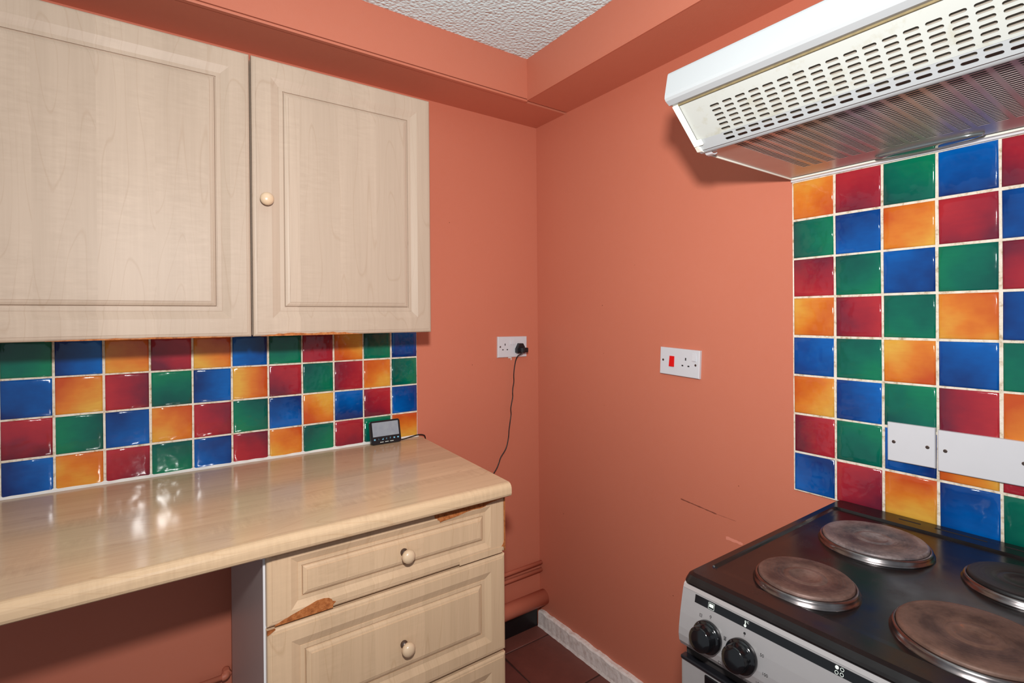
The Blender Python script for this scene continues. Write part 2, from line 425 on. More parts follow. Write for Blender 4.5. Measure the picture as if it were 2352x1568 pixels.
for i in range(n+1):
    x = -aL+.002-(13*P)*i/n; w = random.uniform(-.0012, .0012)
    rs.append([(x, -.004, .8922), (x, -.0135+w, .8922), (x, -.0095, .8965+w*.6), (x, -.0068, .9005+w)])
b.rings(rs); obj('sealant_bead', b, 'sealant', spl)
b = B().box(-.011, -.004, -bR-6*P, -bR+.001, zR-.001, zR+.006, .001); obj('edge_trim', b, 'white_plastic', spr)

# ------------------------------------------------------------------ panelled fronts
def panel_front(x0, x1, z0, z1, y, th=.018, flat=.045, fz=None, k=1.):
    prof = [(0, -th), (0, -.0055), (.0015, -.0032), (.0045, -.0016), (.0095, -.0011), (.0099, 0.), (flat, 0.),
            (flat+.019*k, -.0062), (flat+.0193*k, -.0052), (flat+.0285*k, -.0050), (flat+.0286*k, -.0088), (flat+.0304*k, -.0088),
            (flat+.0325*k, -.0042), (flat+.0375*k, -.0022), (flat+.0425*k, -.0014), (flat+.0428*k, 0.)]
    dz = lambda i: i if fz is None or i < flat-1e-6 else i-flat+fz
    return B().rings([[(x0+i, y-d, z0+dz(i)), (x1-i, y-d, z0+dz(i)), (x1-i, y-d, z1-dz(i)), (x0+i, y-d, z1-dz(i))] for i, d in prof])
def knob(parent, x, y, z, neck=False, tilt=(0, 0)):
    nm = 'knob'
    if neck:
        b = B().lathe([(.0085, 0), (.009, .003), (.0075, .005), (.0068, .012)], (x, y, z), '-y', 20)
        ko = obj(nm, B().lathe([(.004, .009), (.010, .0115), (.0145, .016), (.0160, .0215), (.0152, .0265), (.0115, .0305), (.006, .0325), (0, .033)], (x+tilt[0], y, z+tilt[1]), '-y', 28), 'knob_wood', parent, label='pale wooden knob')
        obj('neck', b, 'screw_metal', ko)
    else:
        ko = obj(nm, B().lathe([(.008, 0), (.0075, .008), (.0095, .011), (.0145, .015), (.0165, .0205), (.0155, .0260), (.0115, .0300), (.006, .0322), (0, .0328)], (x, y, z), '-y', 32), 'knob_wood', parent, label='pale wooden knob')
    return ko
def patch(pts2, y, depth, fn=None):
    """thin solid chip with an irregular outline, pts in (x,z)"""
    return B().extrude(pts2, y, y+depth, lambda a, c, d: (a, d, c))

YD = -.310
# wall cupboards
def wall_cabinet(x0, x1, label, knobx, grp='maple wall cupboards'):
    t = thing('wall_cabinet', ((x0+x1)/2, -.15, 1.283), label, 'cupboard', grp)
    z0, z1 = 1.286, 1.990; tk = .016
    b = B().box(x0+.001, x0+tk, YD+.020, -.009, z0, z1).box(x1-tk, x1-.001, YD+.020, -.009, z0, z1).box(x0+tk, x1-tk, YD+.020, -.009, z0, z0+tk).box(x0+tk, x1-tk, YD+.020, -.009, z1-tk, z1).box(x0+tk, x1-tk, -.02, -.012, z0+tk, z1-tk)
    obj('body', b, 'maple_door', t)
    d = obj('door', panel_front(x0+.0015, x1-.0015, 1.2828, 1.9945, YD), 'maple_door', t)
    if knobx is not None: knob(d, knobx, YD, 1.6305)
    return t, d
cabR, doorR = wall_cabinet(-1.1585, -.6590, 'narrower maple wall cupboard nearest the corner, round wooden knob on its door', -1.1265)
cabL, doorL = wall_cabinet(-1.7600, -1.1600, 'wide maple wall cupboard cut off by the left edge, no knob in view', None)
def edge_chip(parent, x0, x1, zt, amp, ytop, n=24, h=.010):
    top = [(x0+(x1-x0)*i/n, zt+h*math.sin(math.pi*min(1, i/n*4, (n-i)/n*4)/2)*(.7+random.uniform(-amp, amp))) for i in range(n+1)]
    pts = top+[(x1, zt-.0004), (x0, zt-.0004)]
    return obj('chipped_edge', patch(pts, ytop-.0006, .004), 'bare_fibreboard', parent, label='bare brown fibreboard where the edge foil has peeled')
edge_chip(doorR, -1.141, -.885, 1.2829, .2, YD, h=.0085)
edge_chip(doorL, -1.55, -1.20, 1.2829, .25, YD, h=.004)

# worktop
WZ = .892; WB = .857
prof = [(0, WB), (0, WZ)]
pr = []
yf = -.650
for a in range(0, 91, 15):
    pr.append((yf+.016-.016*math.sin(math.radians(a)), WZ-.016+.016*math.cos(math.radians(a))))
pr += [(yf, WB+.008), (yf+.002, WB+.003), (yf+.006, WB)]
prof = [(-.0005, WB), (-.0005, WZ)]+pr
b = B()
rs = []
for x_end in ('L', 'R'):
    rs.append([((-2.35 if x_end == 'L' else -.562+(y+.05)*.068 if y < -.05 else -.562), y, z) for y, z in prof])
n0 = len(prof)
b.rings(rs, smooth=False)
for i in range(len(b.f)-2):
    pass
worktop = tag(obj('worktop', b, 'maple_worktop', origin=(-1.4, -.32, WB)), 'glossy maple-effect worktop with rounded front edge', 'worktop')

# drawer unit
t = thing('drawer_unit', (-.886, -.30, 0), 'maple-fronted drawer base unit with chipped edges under the worktop end', 'drawer unit')
x0, x1 = -1.1815, -.5905; YF = -.600
b = B().box(x0-.004, x0+.013, YF+.021, -.075, .0, WB-.001); sp_ = obj('side_panel', b, 'melamine', t)
b = B().box(x0-.0042, x0+.0132, YF+.0185, YF+.0212, .0, WB-.001); obj('edge_strip', b, 'melamine_edge', sp_)
b = B().box(x1-.018, x1-.002, YF+.021, -.075, .0, WB-.001); obj('side_panel', b, 'melamine', t)
b = B().box(x0+.013, x1-.018, -.09, -.082, .1, WB-.001).box(x0+.013, x1-.018, YF+.05, -.09, .1, .116).box(x0+.013, x1-.018, YF+.022, YF+.06, WB-.02, WB-.001); obj('carcass', b, 'melamine', t)
b = B().box(x0+.013, x1-.018, YF+.065, YF+.08, .0, .1); obj('plinth', b, 'maple_drawer', t)
fronts = [(.6925, .8465, .022, .7657), (.4266, .6858, .036, .5474), (.150, .4180, .036, .29)]
dfs = []
for k_, (z0, z1, flt, kz) in enumerate(fronts):
    d = obj('drawer', panel_front(x0, x1, z0, z1, YF, flat=.046, fz=flt, k=.78 if k_ == 0 else .95), 'maple_drawer', t)
    dfs.append(d)
    bb = B().box(x0+.03, x1-.035, YF+.0185, -.12, z0+.02, z0+.03).box(x0+.03, x0+.042, YF+.0185, -.12, z0+.03, z1-.04).box(x1-.047, x1-.035, YF+.0185, -.12, z0+.03, z1-.04)
    obj('drawer_box', bb, 'melamine', d)
    knob(d, -.8835 if k_ == 0 else -.8855, YF+.0001, kz+.004, True, (.003, -.004))
# peeled foil on the top drawer
chip = [(-1.167, .6928), (-1.155, .6985), (-1.135, .7055), (-1.115, .7105), (-1.098, .7150), (-1.083, .7185), (-1.068, .7185), (-1.058, .7165), (-1.052, .7120), (-1.050, .7075), (-1.043, .7045), (-1.049, .6995), (-1.0495, .6928)]
obj('chipped_edge', patch(chip, YF-.0006, .004), 'bare_fibreboard', dfs[0], label='bare brown fibreboard under the peeled lower corner')
chip = [(-.592, .8466), (-.592, .838), (-.612, .8365), (-.640, .8335), (-.651, .8305), (-.653, .8275), (-.668, .8255), (-.690, .8270), (-.712, .8255), (-.735, .8215), (-.760, .8195), (-.778, .8185), (-.786, .8170), (-.787, .8215), (-.793, .8235), (-.794, .8275), (-.801, .8295), (-.803, .8466)]
obj('chipped_edge', patch(chip, YF-.0006, .004), 'bare_fibreboard', dfs[0], label='bare brown fibreboard along the peeled top edge')
chip = [(-.5905, .845), (-.5905, .694), (-.593, .694), (-.594, .705), (-.6035, .7085), (-.597, .7125), (-.593, .722), (-.5925, .76), (-.5935, .80), (-.593, .845)]
obj('chipped_edge', patch(chip, YF-.0005, .010), 'bare_fibreboard', dfs[0], label='bare brown fibreboard down the worn end')
chip = [(-.7325, .6928), (-.7335, .7040), (-.728, .7075), (-.700, .7090), (-.66, .7095), (-.612, .7085), (-.5985, .7070), (-.5975, .7045), (-.602, .7000), (-.602, .6928)]
obj('loose_foil', patch(chip, YF-.0012, .0012), 'maple_drawer', dfs[0])
chip = [(-1.1815, .6858), (-1.1815, .678), (-1.176, .680), (-1.166, .6858)]
obj('chipped_edge', patch(chip, YF-.0003, .006), 'bare_fibreboard', dfs[1])

# ------------------------------------------------------------------ pipes
g = 'painted pipes low in the corner'
def hpipe(nm, y, z, r, x0, x1, label, grp=None, mat='wall_paint', n=18):
    b = B().tube([(x0, y, z), (x1, y, z)], r, n)
    return tag(obj(nm, b, mat, origin=(x1, y, z)), label, 'pipe', grp)
hpipe('water_pipe', -.0135, .2695, .0085, -.585, -.0005, 'upper of two thin terracotta-painted pipes low in the corner', g)
hpipe('water_pipe', -.0135, .2385, .0085, -.585, -.0005, 'lower of two thin terracotta-painted pipes low in the corner', g)
hpipe('waste_pipe', -.0325, .1290, .0310, -.585, -.0005, 'thick terracotta-painted waste pipe above the black skirting', None, n=32)
t = thing('copper_pipe', (-1.19, -.03, .27), 'painted pipe with a compression elbow under the worktop', 'pipe')
obj('pipe', B().tube([(-2.0, -.03, .2805), (-1.195, -.03, .2805)], .0075, 14), 'wall_paint', t)
obj('elbow', B().tube(smooth_path([(-1.207, -.03, .2805), (-1.197, -.03, .2815), (-1.1945, -.024, .284), (-1.194, -.004, .284)], 4), .0105, 14), 'wall_paint', t)
obj('nut', B().lathe([(.0125, -.008), (.0135, -.006), (.0135, .006), (.0125, .008)], (-1.1945, -.022, .284), '-y', 6, smooth=False), 'wall_paint', t)

# ------------------------------------------------------------------ sockets and plates (built facing -y, then turned where they hang on the right wall)
def fx(root, c, right):
    """local frame: a along the wall to the viewer's right, d out of the wall, z up"""
    if right: return lambda a, d, z: (c[0]-d, c[1]-a, c[2]+z)
    return lambda a, d, z: (c[0]+a, c[1]-d, c[2]+z)
def fbox(b, F, a0, a1, d0, d1, z0, z1, bev=0.):
    t = B().box(a0, a1, d0, d1, z0, z1, bev)
    b.add([F(*v) for v in t.v], t.f); return b
def plate(F, w, h, d0, d1, r=.0018):
    b = B()
    b.rings([[F(sx*(w/2-i), d, sz*(h/2-i)) for sx, sz in ((-1, -1), (1, -1), (1, 1), (-1, 1))] for i, d in ((0, d0), (0, d1-.003), (.0006, d1-.0012), (.002, d1))])
    return b
def screw(F, root, a, z, d):
    b = B(); n = 14
    b.rings([[F(a+r*math.cos(2*math.pi*j/n), dd, z+r*math.sin(2*math.pi*j/n)) for j in range(n)] for r, dd in ((.0037, d-.001), (.0037, d+.0004), (.0028, d+.0009))])
    o = obj('screw', b, 'screw_metal', root)
    s = fbox(B(), F, a-.0026, a+.0026, d+.0009, d+.0011, z-.0004, z+.0004); obj('screw_slot', s, 'print_black', o)
def pins(F, root, a, z, d):
    for da, dz, w, h_ in ((0, .0105, .0040, .0085), (-.0110, -.0105, .0065, .0042), (.0110, -.0105, .0065, .0042)):
        obj('pin_hole', fbox(B(), F, a+da-w/2, a+da+w/2, d-.001, d+.00025, z+dz-h_/2, z+dz+h_/2), 'print_black', root)
def rocker(F, root, a, z, d, w, h_, mat, label=None, on=True):
    b = B(); t1, t2 = (.0014, .0042) if on else (.0042, .0014)
    v = [F(a-w/2, d-.001, z-h_/2), F(a+w/2, d-.001, z-h_/2), F(a+w/2, d-.001, z+h_/2), F(a-w/2, d-.001, z+h_/2),
         F(a-w/2+.0005, d+t2, z-h_/2+.0005), F(a+w/2-.0005, d+t2, z-h_/2+.0005), F(a+w/2-.0005, d+t1, z+h_/2-.0005), F(a-w/2+.0005, d+t1, z+h_/2-.0005)]
    b.add(v, [[0, 1, 2, 3], [4, 5, 6, 7], [0, 1, 5, 4], [1, 2, 6, 5], [2, 3, 7, 6], [3, 0, 4, 7]])
    obj('rocker_switch', b, mat, root, label=label)
# double socket on the left wall
c = (-.1395, 0, 1.2030)
t = thing('double_socket', c, 'white double wall socket beside the corner with a black plug in it', 'socket'); F = fx(t, c, False)
obj('faceplate', plate(F, .147, .086, 0, .0085), 'white_plastic', t)
screw(F, t, -.0625, .001, .0085); pins(F, t, -.0385, -.0005, .0085)
rocker(F, t, -.0085, .019, .0085, .0085, .019, 'white_plastic'); rocker(F, t, .0035, .019, .0085, .0085, .019, 'white_plastic')
obj('mortar_flake', fbox(fbox(B(), F, -.018, -.002, 0, .004, -.0475, -.0425, .001), F, -.0045, -.002, 0, .003, -.056, -.0465, .0008), 'sealant', t)
t.rotation_euler = (0, math.radians(.8), 0)
# plug with its cable
pc = (-.1065, -.0092, 1.1935)
t = thing('mains_plug', pc, 'black mains plug pushed into the double socket, thin cable hanging down', 'plug'); F = fx(t, pc, False)
b = B(); poly = [(-.0215, -.0145), (-.0165, -.0185), (.0165, -.0185), (.0215, -.0145), (.0215, .001), (.0085, .0235), (-.0085, .0235), (-.0215, .001)]
b.rings([[F(a*s, d, z*s) for a, z in poly] for s, d in ((1, 0), (1, .015), (.93, .019))])
obj('plug_body', b, 'black_plastic', t)
b = fbox(B(), F, -.0125, .0125, .016, .048, -.0135, .0065, .003); obj('transformer', b, 'black_plastic', t)
path = [(-.112, -.052, 1.184), (-.122, -.045, 1.1755), (-.131, -.034, 1.167), (-.1365, -.026, 1.150), (-.141, -.022, 1.120), (-.1437, -.020, 1.089), (-.142, -.018, 1.060), (-.1455, -.016, 1.035), (-.1475, -.016, 1.015), (-.1470, -.016, .998), (-.152, -.016, .975), (-.1575, -.016, .950), (-.1563, -.016, .925), (-.162, -.018, .900), (-.168, -.018, .865), (-.172, -.018, .83), (-.186, -.02, .79), (-.212, -.02, .7575), (-.222, -.02, .735), (-.245, -.022, .703), (-.33, -.03, .63), (-.43, -.035, .64), (-.50, -.03, .74), (-.540, -.022, .85), (-.5475, -.022, .888), (-.556, -.022, .8975), (-.575, -.021, .9005), (-.600, -.021, .8975), (-.63, -.026, .8945), (-.66, -.030, .8945), (-.69, -.031, .896), (-.70, -.031, .905)]
obj('cable', B().tube(smooth_path(path, 5), .0021, 8), 'black_cable', t)
# cooker switch on the right wall
c = (0, -.7315, 1.1790)
t = thing('cooker_switch', c, 'white cooker control plate with red rocker and socket on the right wall', 'switch'); F = fx(t, c, True)
obj('faceplate', plate(F, .147, .087, .0, .0105), 'white_plastic', t)
screw(F, t, -.0605, .0025, .0105); screw(F, t, .0605, -.0025, .0105)
rocker(F, t, -.0265, .001, .0105, .0185, .034, 'rocker_red', 'red rocker switch')
rocker(F, t, .0555, .021, .0105, .0125, .0235, 'white_plastic'); pins(F, t, .0245, .002, .0105)
t.rotation_euler = (math.radians(2.6), 0, 0)
# blank plates on the tiles
c = (-.0075, -1.3358, 1.0395)
t = thing('blanking_plate', c, 'square white blanking plate with two screws on the tiles', 'blanking plate', 'blanking plates'); F = fx(t, c, True)
obj('faceplate', plate(F, .0865, .0865, -.0005, .0085), 'white_plastic', t)
screw(F, t, -.0305, .0005, .0085); screw(F, t, .0305, .0, .0085)
c = (-.0075, -1.4565, 1.0365)
t = thing('blanking_plate', c, 'wide white blanking plate on the tiles at the right edge', 'blanking plate', 'blanking plates'); F = fx(t, c, True)
obj('faceplate', plate(F, .1465, .0865, -.0005, .0085), 'white_plastic', t)
screw(F, t, -.0600, .0012, .0085); screw(F, t, .0590, .0018, .0085)

# ------------------------------------------------------------------ energy monitor on the worktop
mc = (-.7055, -.045, WZ)
t = thing('energy_monitor', mc, 'small black display unit leaning on the tiles at the worktop end', 'display')
def FM(a, d, z):       # leans back slightly, faces the room
    lean = math.radians(14); return (mc[0]+a, mc[1]-d*math.cos(lean)+z*math.sin(lean), mc[2]+.0005+z*math.cos(lean)+d*math.sin(lean))
def rrect(w, h, r, cz, n=5):
    out = []
    for cx, cz_, a0 in ((w/2-r, cz+h/2-r, 0), (-w/2+r, cz+h/2-r, 90), (-w/2+r, cz-h/2+r, 180), (w/2-r, cz-h/2+r, 270)):
        for j in range(n): a = math.radians(a0+90*j/(n-1)); out.append((cx+r*math.cos(a), cz_+r*math.sin(a)))
    return out
b = B().rings([[FM(a*s, d, z if s == 1 else .0415+(z-.0415)*s) for a, z in rrect(.108, .080, .008, .0405)] for s, d in ((.97, -.008), (1, -.006), (1, .0045), (.975, .0065))])
obj('case', b, 'black_plastic', t)
sc_ = obj('screen', fbox(B(), FM, -.047, .047, .006, .0069, .0265, .0745, .0004), 'screen', t)
b = B()
for i in range(7):
    a = -.042+i*.014
    if i in (0, 5, 6): fbox(b, FM, a-.0028, a+.0028, .0066, .0070, .0150, .0195)
    elif i == 2: b.add([FM(a-.0028, .0069, .0145), FM(a+.0028, .0069, .0145), FM(a+.0028, .0069, .0205)], [[0, 1, 2]])
    else: text(b, 'i' if i == 1 else ('£' if i == 3 else 'F'), .008, lambda u, v, d, a=a: FM(a+u, .0069, .0175+v))
obj('button_icons', b, 'print_blue', t, kind='stuff')
b = B()
for a in (-.018, 0, .018): fbox(b, FM, a-.0062, a+.0062, .0064, .0070, .0062, .0080)
obj('button_marks', b, 'print_white', t, kind='stuff')

# ------------------------------------------------------------------ cooker
YA, YB = -1.187, -1.687
t = thing('electric_cooker', (-.31, (YA+YB)/2, 0), 'freestanding silver and black cooker with four solid hotplates', 'cooker')
ck = t
b = B().box(-.600, -.012, YB+.001, YA-.001, .03, .861); obj('body', b, 'black_plastic', t)
def rect(x0, x1, y0, y1, z, r=.012, n=5):
    out = []
    for cx, cy, a0 in ((x0+r, y0+r, 180), (x1-r, y0+r, 270), (x1-r, y1-r, 0), (x0+r, y1-r, 90)):
        for j in range(n): a = math.radians(a0+90*j/(n-1)); out.append((cx+r*math.cos(a), cy+r*math.sin(a), z))
    return out
b = B(); XF, XB = -.6170, -.0095
b.rings([rect(XF+f, XB-bk, YB+s, YA-s, z) for f, bk, s, z in (
    (.004, 0, .001, .8605), (.0008, 0, 0, .8620), (0, 0, 0, .8645), (.0025, 0, .0004, .868), (.008, .001, .002, .8745), (.016, .003, .005, .8770),
    (.055, .058, .0165, .8770), (.0575, .0605, .0185, .8745), (.061, .063, .0215, .8722), (.075, .073, .034, .8716), (.12, .10, .08, .8712))])
hob = obj('hob_top', b, 'hob_enamel', t)
b = B()
for ya, yb in ((-1.323, -1.3575), (-1.386, -1.464), (-1.494, -1.572)):
    n = 8; poly = [(-.0375+.0028*math.sin(math.pi*j/n), yb-.0028+.0028*(1-math.cos(math.pi*j/n))*0+.0028 - .0028*math.cos(math.pi*j/n)*0) for j in range(1)]
    ring = []
    for j in range(9): a = math.pi*j/8; ring.append((-.0365+.0026*math.cos(a), ya+.0026*math.sin(a)))
    for j in range(9): a = math.pi+math.pi*j/8; ring.append((-.0365+.0026*math.cos(a), yb+.0026*math.sin(a)))
    o_ = B().rings([[(x, y, z) for x, y in ring] for z in (.8765, .8774)]); obj('vent_slot', o_, 'dark_cavity', hob)
def hotplate(x, y, R, mat, tilt, label):
    root = obj('hotplate', B().lathe([(R-.004, .001), (R-.0015, .006), (R-.0012, .0150), (R-.0035, .0172), (R-.006, .0176), (.036, .0173), (.0335, .0158), (.031, .0158), (.029, .0170), (.0215, .0168), (.019, .0142), (.0, .0138)], (x, y, .8712), 'z', 64), mat, ck, origin=(x, y, .8712), label=label)
    obj('trim_ring', B().lathe([(R+.0065, .0), (R+.0070, .0022), (R+.0050, .0032), (R+.0042, .0085), (R+.0022, .0118), (R-.0008, .0125), (R-.0008, .006)], (x, y, .8712), 'z', 64, cap0=False, cap1=False), 'chrome', root)
    root.rotation_euler = tilt
hotplate(-.4800, -1.3290, .0725, 'iron_brown', (.006, .008, .4), 'stained brown small hotplate')
hotplate(-.2180, -1.3370, .0875, 'iron_grey', (-.004, .004, 1.2), 'greyish large hotplate by the tiles')
hotplate(-.4600, -1.5420, .0885, 'iron_rust', (.004, .003, 2.1), 'rust-stained large hotplate')
hotplate(-.2130, -1.5480, .0715, 'iron_black', (0, .003, .9), 'clean black small hotplate with bright rim')
# control panel
pp = [(-.598, .8615), (-.6085, .8610), (-.6125, .8580), (-.6150, .8520), (-.6190, .8350), (-.6240, .8120), (-.6280, .7880), (-.6290, .7760), (-.6275, .7640), (-.6225, .7560), (-.6135, .7520), (-.598, .7520)]
b = B().extrude(pp, YA, YB, lambda a, z, d: (a, d, z)); cp = obj('control_panel', b, 'silver_panel', t)
b = B().extrude([(-.6090, .8622), (-.6135, .8592), (-.6158, .8528), (-.6140, .8528), (-.6110, .8570), (-.6070, .8600)], YA-.001, YB+.001, lambda a, z, d: (a, d, z)); obj('bright_edge', b, 'silver_edge', t)
def PF(y, z, d=0):     # point on the sloping upper face of the control panel
    T = ((.8520, -.6150), (.8350, -.6190), (.8120, -.6240), (.7880, -.6280), (.7760, -.6290), (.7640, -.6275))
    x = T[-1][1]
    for (za, xa), (zb, xb) in zip(T, T[1:]):
        if z >= zb or (za, xa) == T[-2]:
            x = xb+(xa-xb)*(z-zb)/(za-zb); break
    return (x-d, y, z)
b = B(); b.rings([[PF(-1.2125, .8498, d), PF(YB+.02, .8498, d), PF(YB+.02, .8375, d), PF(-1.2125, .8375, d)] for d in (-.001, .0005)]); stp = obj('icon_strip', b, 'black_gloss', t)
def ringicon(b, y, z, ro, ri, n=16, d=.0008):
    v = [PF(y+ro*math.cos(2*math.pi*j/n), z+ro*math.sin(2*math.pi*j/n), d) for j in range(n)]
    if ri: v += [PF(y+ri*math.cos(2*math.pi*j/n), z+ri*math.sin(2*math.pi*j/n), d) for j in range(n)]; b.add(v, [[j, (j+1) % n, n+(j+1) % n, n+j] for j in range(n)])
    else: b.add(v, [list(range(n))])
def quad(b, y0, y1, z0, z1, d=.0008): b.add([PF(y0, z0, d), PF(y1, z0, d), PF(y1, z1, d), PF(y0, z1, d)], [[0, 1, 2, 3]])
def frame(b, y0, y1, z0, z1, w=.0005, d=.0008):
    quad(b, y0, y1, z0, z0+w, d); quad(b, y0, y1, z1-w, z1, d); quad(b, y0, y0-w, z0, z1, d); quad(b, y1, y1+w, z0, z1, d)
b = B(); yy = -1.2435; frame(b, yy+.0055, yy-.0055, .8385, .8485); quad(b, yy+.0038, yy-.0038, .8415, .8465); o = obj('oven_icon', b, 'print_white', stp, fix=False); o['kind'] = 'stuff'
b = B(); yy = -1.303; ringicon(b, yy, .8405, .0021, 0); quad(b, yy+.0008, yy-.0008, .841, .8465); ringicon(b, yy, .8465, .0014, .0008)
text(b, 'C', .005, lambda u, v, d: PF(-1.3070-u, .8463+v, .0008)); o = obj('thermometer_icon', b, 'print_white', stp, fix=False); o['kind'] = 'stuff'
b = B(); yy = -1.437
for i, (dy, dz) in enumerate(((.0032, .0031), (-.0032, .0031), (.0032, -.0031), (-.0032, -.0031))): ringicon(b, yy+dy, .8437+dz, .0024, 0 if i == 0 else .0018)
o = obj('hotplate_icon', b, 'print_white', stp, fix=False); o['kind'] = 'stuff'
KZ = .7965
b = B()
for (y, kind) in ((-1.2440, 0), (-1.3030, 1)):
    if kind == 0:
        ringicon(b, y-.0005, KZ+.0315, .0017, .0010); quad(b, y+.0004, y-.0014, KZ+.0282, KZ+.0288)
        frame(b, y+.0195, y+.0150, KZ+.0238, KZ+.0285); quad(b, y+.0195, y+.015, KZ+.0260, KZ+.0264)
        frame(b, y-.0265, y-.0310, KZ+.0085, KZ+.0140); quad(b, y-.0280, y-.0296, KZ+.0092, KZ+.0130)
        frame(b, y-.0285, y-.0350, KZ-.0185, KZ-.0140); frame(b, y-.0185, y-.0235, KZ-.0330, KZ-.0285)
    else:
        ringicon(b, y-.0005, KZ+.0330, .0019, 0); ringicon(b, y-.0005, KZ+.0295, .0006, 0)
        for s, dy, dz in (('50', -.030, .0155), ('100', -.0365, -.0085), ('150', -.0265, -.0275), ('200', -.002, -.037), ('250', .030, -.012)):
            text(b, s, .0062, lambda u, v, d, dy=dy, dz=dz, y=y: PF(y+dy-u, KZ+dz+v, .0007))
obj('dial_marks', b, 'print_black', cp, fix=False, kind='stuff')
for y in (-1.2440, -1.3030, -1.4370, -1.4950, -1.5530, -1.6110):
    x = PF(y, KZ)[0]+.001
    kb = obj('control_knob', B().lathe([(.0240, 0), (.0250, .002), (.0250, .0085), (.0235, .0110), (.0205, .0122), (.0200, .0125), (.0192, .0270), (.0180, .0292), (.0120, .0300), (0, .0302)], (x, y, KZ), '-x', 44), 'black_gloss', t, origin=(x, y, KZ))
    kb.rotation_euler = (0, math.radians(9), 0)
b = B().box(-.612, -.598, YB+.004, YA-.004, .738, .753); obj('vent_gap', b, 'dark_cavity', t)
b = B().box(-.6235, -.600, YB, YA, .300, .7375, .004); dr = obj('oven_door', b, 'silver_panel', t)
b = B().box(-.6262, -.6225, YB+.048, YA-.048, .345, .728, .001); obj('glass', b, 'black_gloss', dr)
b = B().box(-.6262, -.6110, YB+.001, YA-.001, .7320, .7385, .002); obj('top_rail', b, 'black_plastic', dr)
b = B().box(-.6225, -.600, YB, YA, .05, .295, .004); obj('lower_drawer', b, 'silver_panel', t)
for x in (-.56, -.05):
    for y in (YA-.05, YB+.05): obj('foot', B().lathe([(.02, 0), (.02, .032)], (x, y, 0), 'z', 12), 'black_plastic', t)

# ------------------------------------------------------------------ cooker hood
HA, HB = -1.085, -1.685
t = thing('cooker_hood', (-.22, (HA+HB)/2, 1.673), 'white slimline cooker hood with slotted grille above the cooker', 'cooker hood'); hd = t
ZU = 1.6745
A0 = Vector((-.4340, 0, 1.6922)); EV = Vector((-.0608, 0, .0577)).normalized(); EN = Vector((-EV.z, 0, EV.x)); EN = -EN if EN.x > 0 else EN   # slope axis and outward normal
def SF(u, v, d=0):      # u: distance from the hood's left end, v up the slope from the seam, d outwards
    p = A0+EV*v+EN*d; return (p.x, HA-u, p.z)
def slotted(b, fn, u0, u1, v0, v1, cu, cv, pu, pv, lu, lv, depth, n=5):
    """plate u0..u1 x v0..v1 with stadium holes centred at cu x cv"""
    def q(a, c, e, f): b.add([fn(a, e, 0), fn(c, e, 0), fn(c, f, 0), fn(a, f, 0)], [[0, 1, 2, 3]])
    ul, ur = cu[0]-pu/2, cu[-1]+pu/2; vl, vr = cv[0]-pv/2, cv[-1]+pv/2
    q(u0, ul, v0, v1); q(ur, u1, v0, v1); q(ul, ur, v0, vl); q(ul, ur, vr, v1)
    for cx in cu:
        for cz in cv:
            inner = []; outer = []
            r = lv/2
            for sx in (1, -1):
                for j in range(n):
                    a = -math.pi/2+math.pi*j/(n-1)
                    if sx < 0: a += math.pi
                    inner.append((cx+sx*(lu/2-r)+r*math.cos(a), cz+r*math.sin(a)))
            for (x, z) in inner:
                dx, dz = (x-cx)/(lu/2), (z-cz)/(lv/2); m_ = max(abs(dx), abs(dz), 1e-6)
                ox, oz = cx+dx/m_*pu/2, cz+dz/m_*pv/2
                outer.append((ox, oz))
            # snap the four outer corners
            for cxs, czs in ((1, -1), (1, 1), (-1, 1), (-1, -1)):
                tx, tz = cx+cxs*pu/2, cz+czs*pv/2
                i = min(range(len(outer)), key=lambda i: (outer[i][0]-tx)**2+(outer[i][1]-tz)**2+((inner[i][0]-tx)**2)*.0)
                outer[i] = (tx, tz)
            N_ = len(inner)
            vs = [fn(a, c, 0) for a, c in outer]+[fn(a, c, 0) for a, c in inner]+[fn(a, c, -depth) for a, c in inner]
            fs = []
            for i in range(N_):
                j = (i+1) % N_
                fs.append([i, j, N_+j, N_+i]); fs.append([N_+i, N_+j, 2*N_+j, 2*N_+i])
            b.add(vs, fs)
    return b
PU_ = .0262; cus = [.0795+PU_*i for i in range(17)]
b = slotted(B(), SF, .012, .588, -.0010, .0840, cus, [.0075+.0105*i for i in range(6)], PU_, .0105, .0195, .0056, .0012)
obj('grille_panel', b, 'greasy_white', t)
b = slotted(B(), lambda u, v, d=0: SF(u, v, d+.0012), .004, .596, -.0235, .0002, cus, [-.0147, -.0045], PU_, .0103, .0205, .0056, .0016)
# rounded nose below the lip
ns = []
for j in range(7):
    a = j/6; ang = math.radians(47)*a
    ns.append((-.0235-.010*math.sin(ang*1.0)/math.sin(math.radians(47))*1.0, .0012-.0042*a*a))
rs = [[SF(.004, v, d), SF(.596, v, d)] for v, d in ns]
b.add([p for r in rs for p in r], [[2*i, 2*i+1, 2*i+3, 2*i+2] for i in range(6)], True)
lastx = SF(0, *ns[-1]); 
b.add([SF(.004, *ns[-1]), SF(.596, *ns[-1]), (-.402, HA-.596, ZU), (-.402, HA-.004, ZU)], [[0, 1, 2, 3]])
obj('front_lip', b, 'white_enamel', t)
b = B().extrude([(-.398, 1.690), (-.4265, 1.690), (-.4960, 1.7560), (-.49, 1.80), (-.398, 1.80)], HA-.012, HB+.012, lambda a, z, d: (a+.010, d, z)); obj('inner_tray', b, 'hood_inside', t)
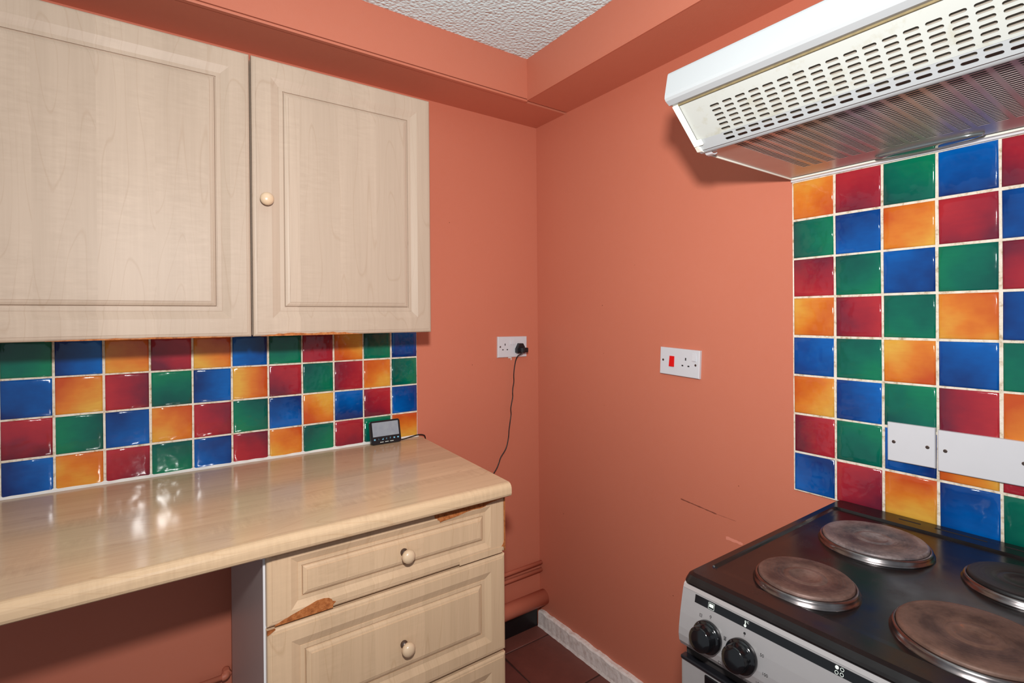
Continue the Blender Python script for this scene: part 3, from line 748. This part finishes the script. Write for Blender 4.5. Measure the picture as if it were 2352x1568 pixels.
# underside: white rim and metal filter
def UF(u, v, d=0): return (-.02-v, HA-u, ZU+.002-d)
prow = .0098; rows = [.088+prow*i for i in range(31)]
b = slotted(B(), UF, .003, .597, .012, .386, cus, rows, PU_, prow, .0216, .0060, .0005, n=3)
obj('grease_filter', b, 'brushed_filter', t)
b = B().box(-.40, -.03, HB+.02, HA-.02, ZU+.018, ZU+.020); obj('filter_backing', b, 'dark_cavity', t)
b = B().box(-.402, -.001, HA-.0035, HA, ZU-.001, ZU+.012, .0012).box(-.402, -.001, HB, HB+.0035, ZU-.001, ZU+.012, .0012).box(-.022, -.001, HB+.0035, HA-.0035, ZU-.0012, ZU+.012, .001)
obj('underside_rim', b, 'cream_plastic', t)
# shell
prof = [(-.001, ZU+.012), (-.402, ZU+.012), (-.4190, ZU+.008), (-.5000, 1.7548), (-.5060, 1.8150), (-.001, 1.8150)]
b = B()
for ya, yb in ((HA, HA-.004), (HB+.004, HB)): b.extrude(prof, ya, yb, lambda a, z, d: (a, d, z))
b.box(-.505, -.001, HB+.004, HA-.004, 1.8110, 1.8150).box(-.004, -.001, HB+.004, HA-.004, ZU+.012, 1.811)
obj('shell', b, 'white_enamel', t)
# front visor
vp = [(-.4985, 1.7530), (-.5105, 1.7510), (-.5215, 1.7570), (-.5250, 1.7615), (-.5246, 1.7680), (-.5150, 1.8110), (-.5132, 1.8150), (-.5095, 1.8175), (-.4985, 1.8175)]
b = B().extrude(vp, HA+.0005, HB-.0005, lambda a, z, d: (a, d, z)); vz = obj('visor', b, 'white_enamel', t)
b = B().box(-.4995, -.4965, HB+.012, HA-.012, 1.7495, 1.7535); obj('grease_seam', b, 'grease_seam', t)
b = B(); fv = lambda f, y, d: (-.5246+(.0096)*f-d, y, 1.7680+.043*f)
b.rings([[fv(.28, -1.408, d), fv(.28, -1.500, d), fv(.93, -1.500, d), fv(.93, -1.408, d)] for d in (-.0005, .0006)]); obj('badge_plate', b, 'cream_plastic', vz)
# end bracket of the grille
br = [(-.005, .0865), (.006, .0865), (.006, -.0005), (.016, -.0005), (.016, -.0125), (-.004, -.0125)]
b = B().extrude([(u+.0035, v) for u, v in br], .002, .0065, lambda a, c, d: SF(a+.003, c+.003, d)); obj('end_bracket', b, 'cream_plastic', t)
# corner cap and slider
b = B(); b.rings([[(x, HA-y, z) for x, y, z in r] for r in ([(-.434, .0, 1.688), (-.418, .0, 1.6735), (-.400, .0, 1.6735), (-.400, .0, 1.69)], [(-.436, .010, 1.688), (-.421, .013, 1.6715), (-.400, .013, 1.6725), (-.400, .012, 1.69)])]); obj('corner_cap', b, 'cream_plastic', t)
b = B().extrude([(-.4075, ZU-.0005), (-.398, ZU-.0058), (-.389, ZU-.0062), (-.380, ZU-.0012), (-.3815, ZU+.0004), (-.389, ZU-.0042), (-.397, ZU-.0040), (-.404, ZU+.0006)], HA-.0085, HA-.0230, lambda a, z, d: (a, d, z))
obj('slider_switch', b, 'white_plastic', t)
# lamp lens
b = B(); n = 48
def lens(k_, z): return [(-.0555+.0175*k_*math.sin(2*math.pi*j/n)*abs(math.sin(2*math.pi*j/n))**.0, -1.378+.093*k_*math.cos(2*math.pi*j/n), z) for j in range(n)]
b.rings([lens(.98, ZU+.002), lens(1, ZU-.0005), lens(.97, ZU-.0035), lens(.85, ZU-.0055), lens(.5, ZU-.0066)], smooth=True); obj('lamp_lens', b, 'lamp_lens', t)
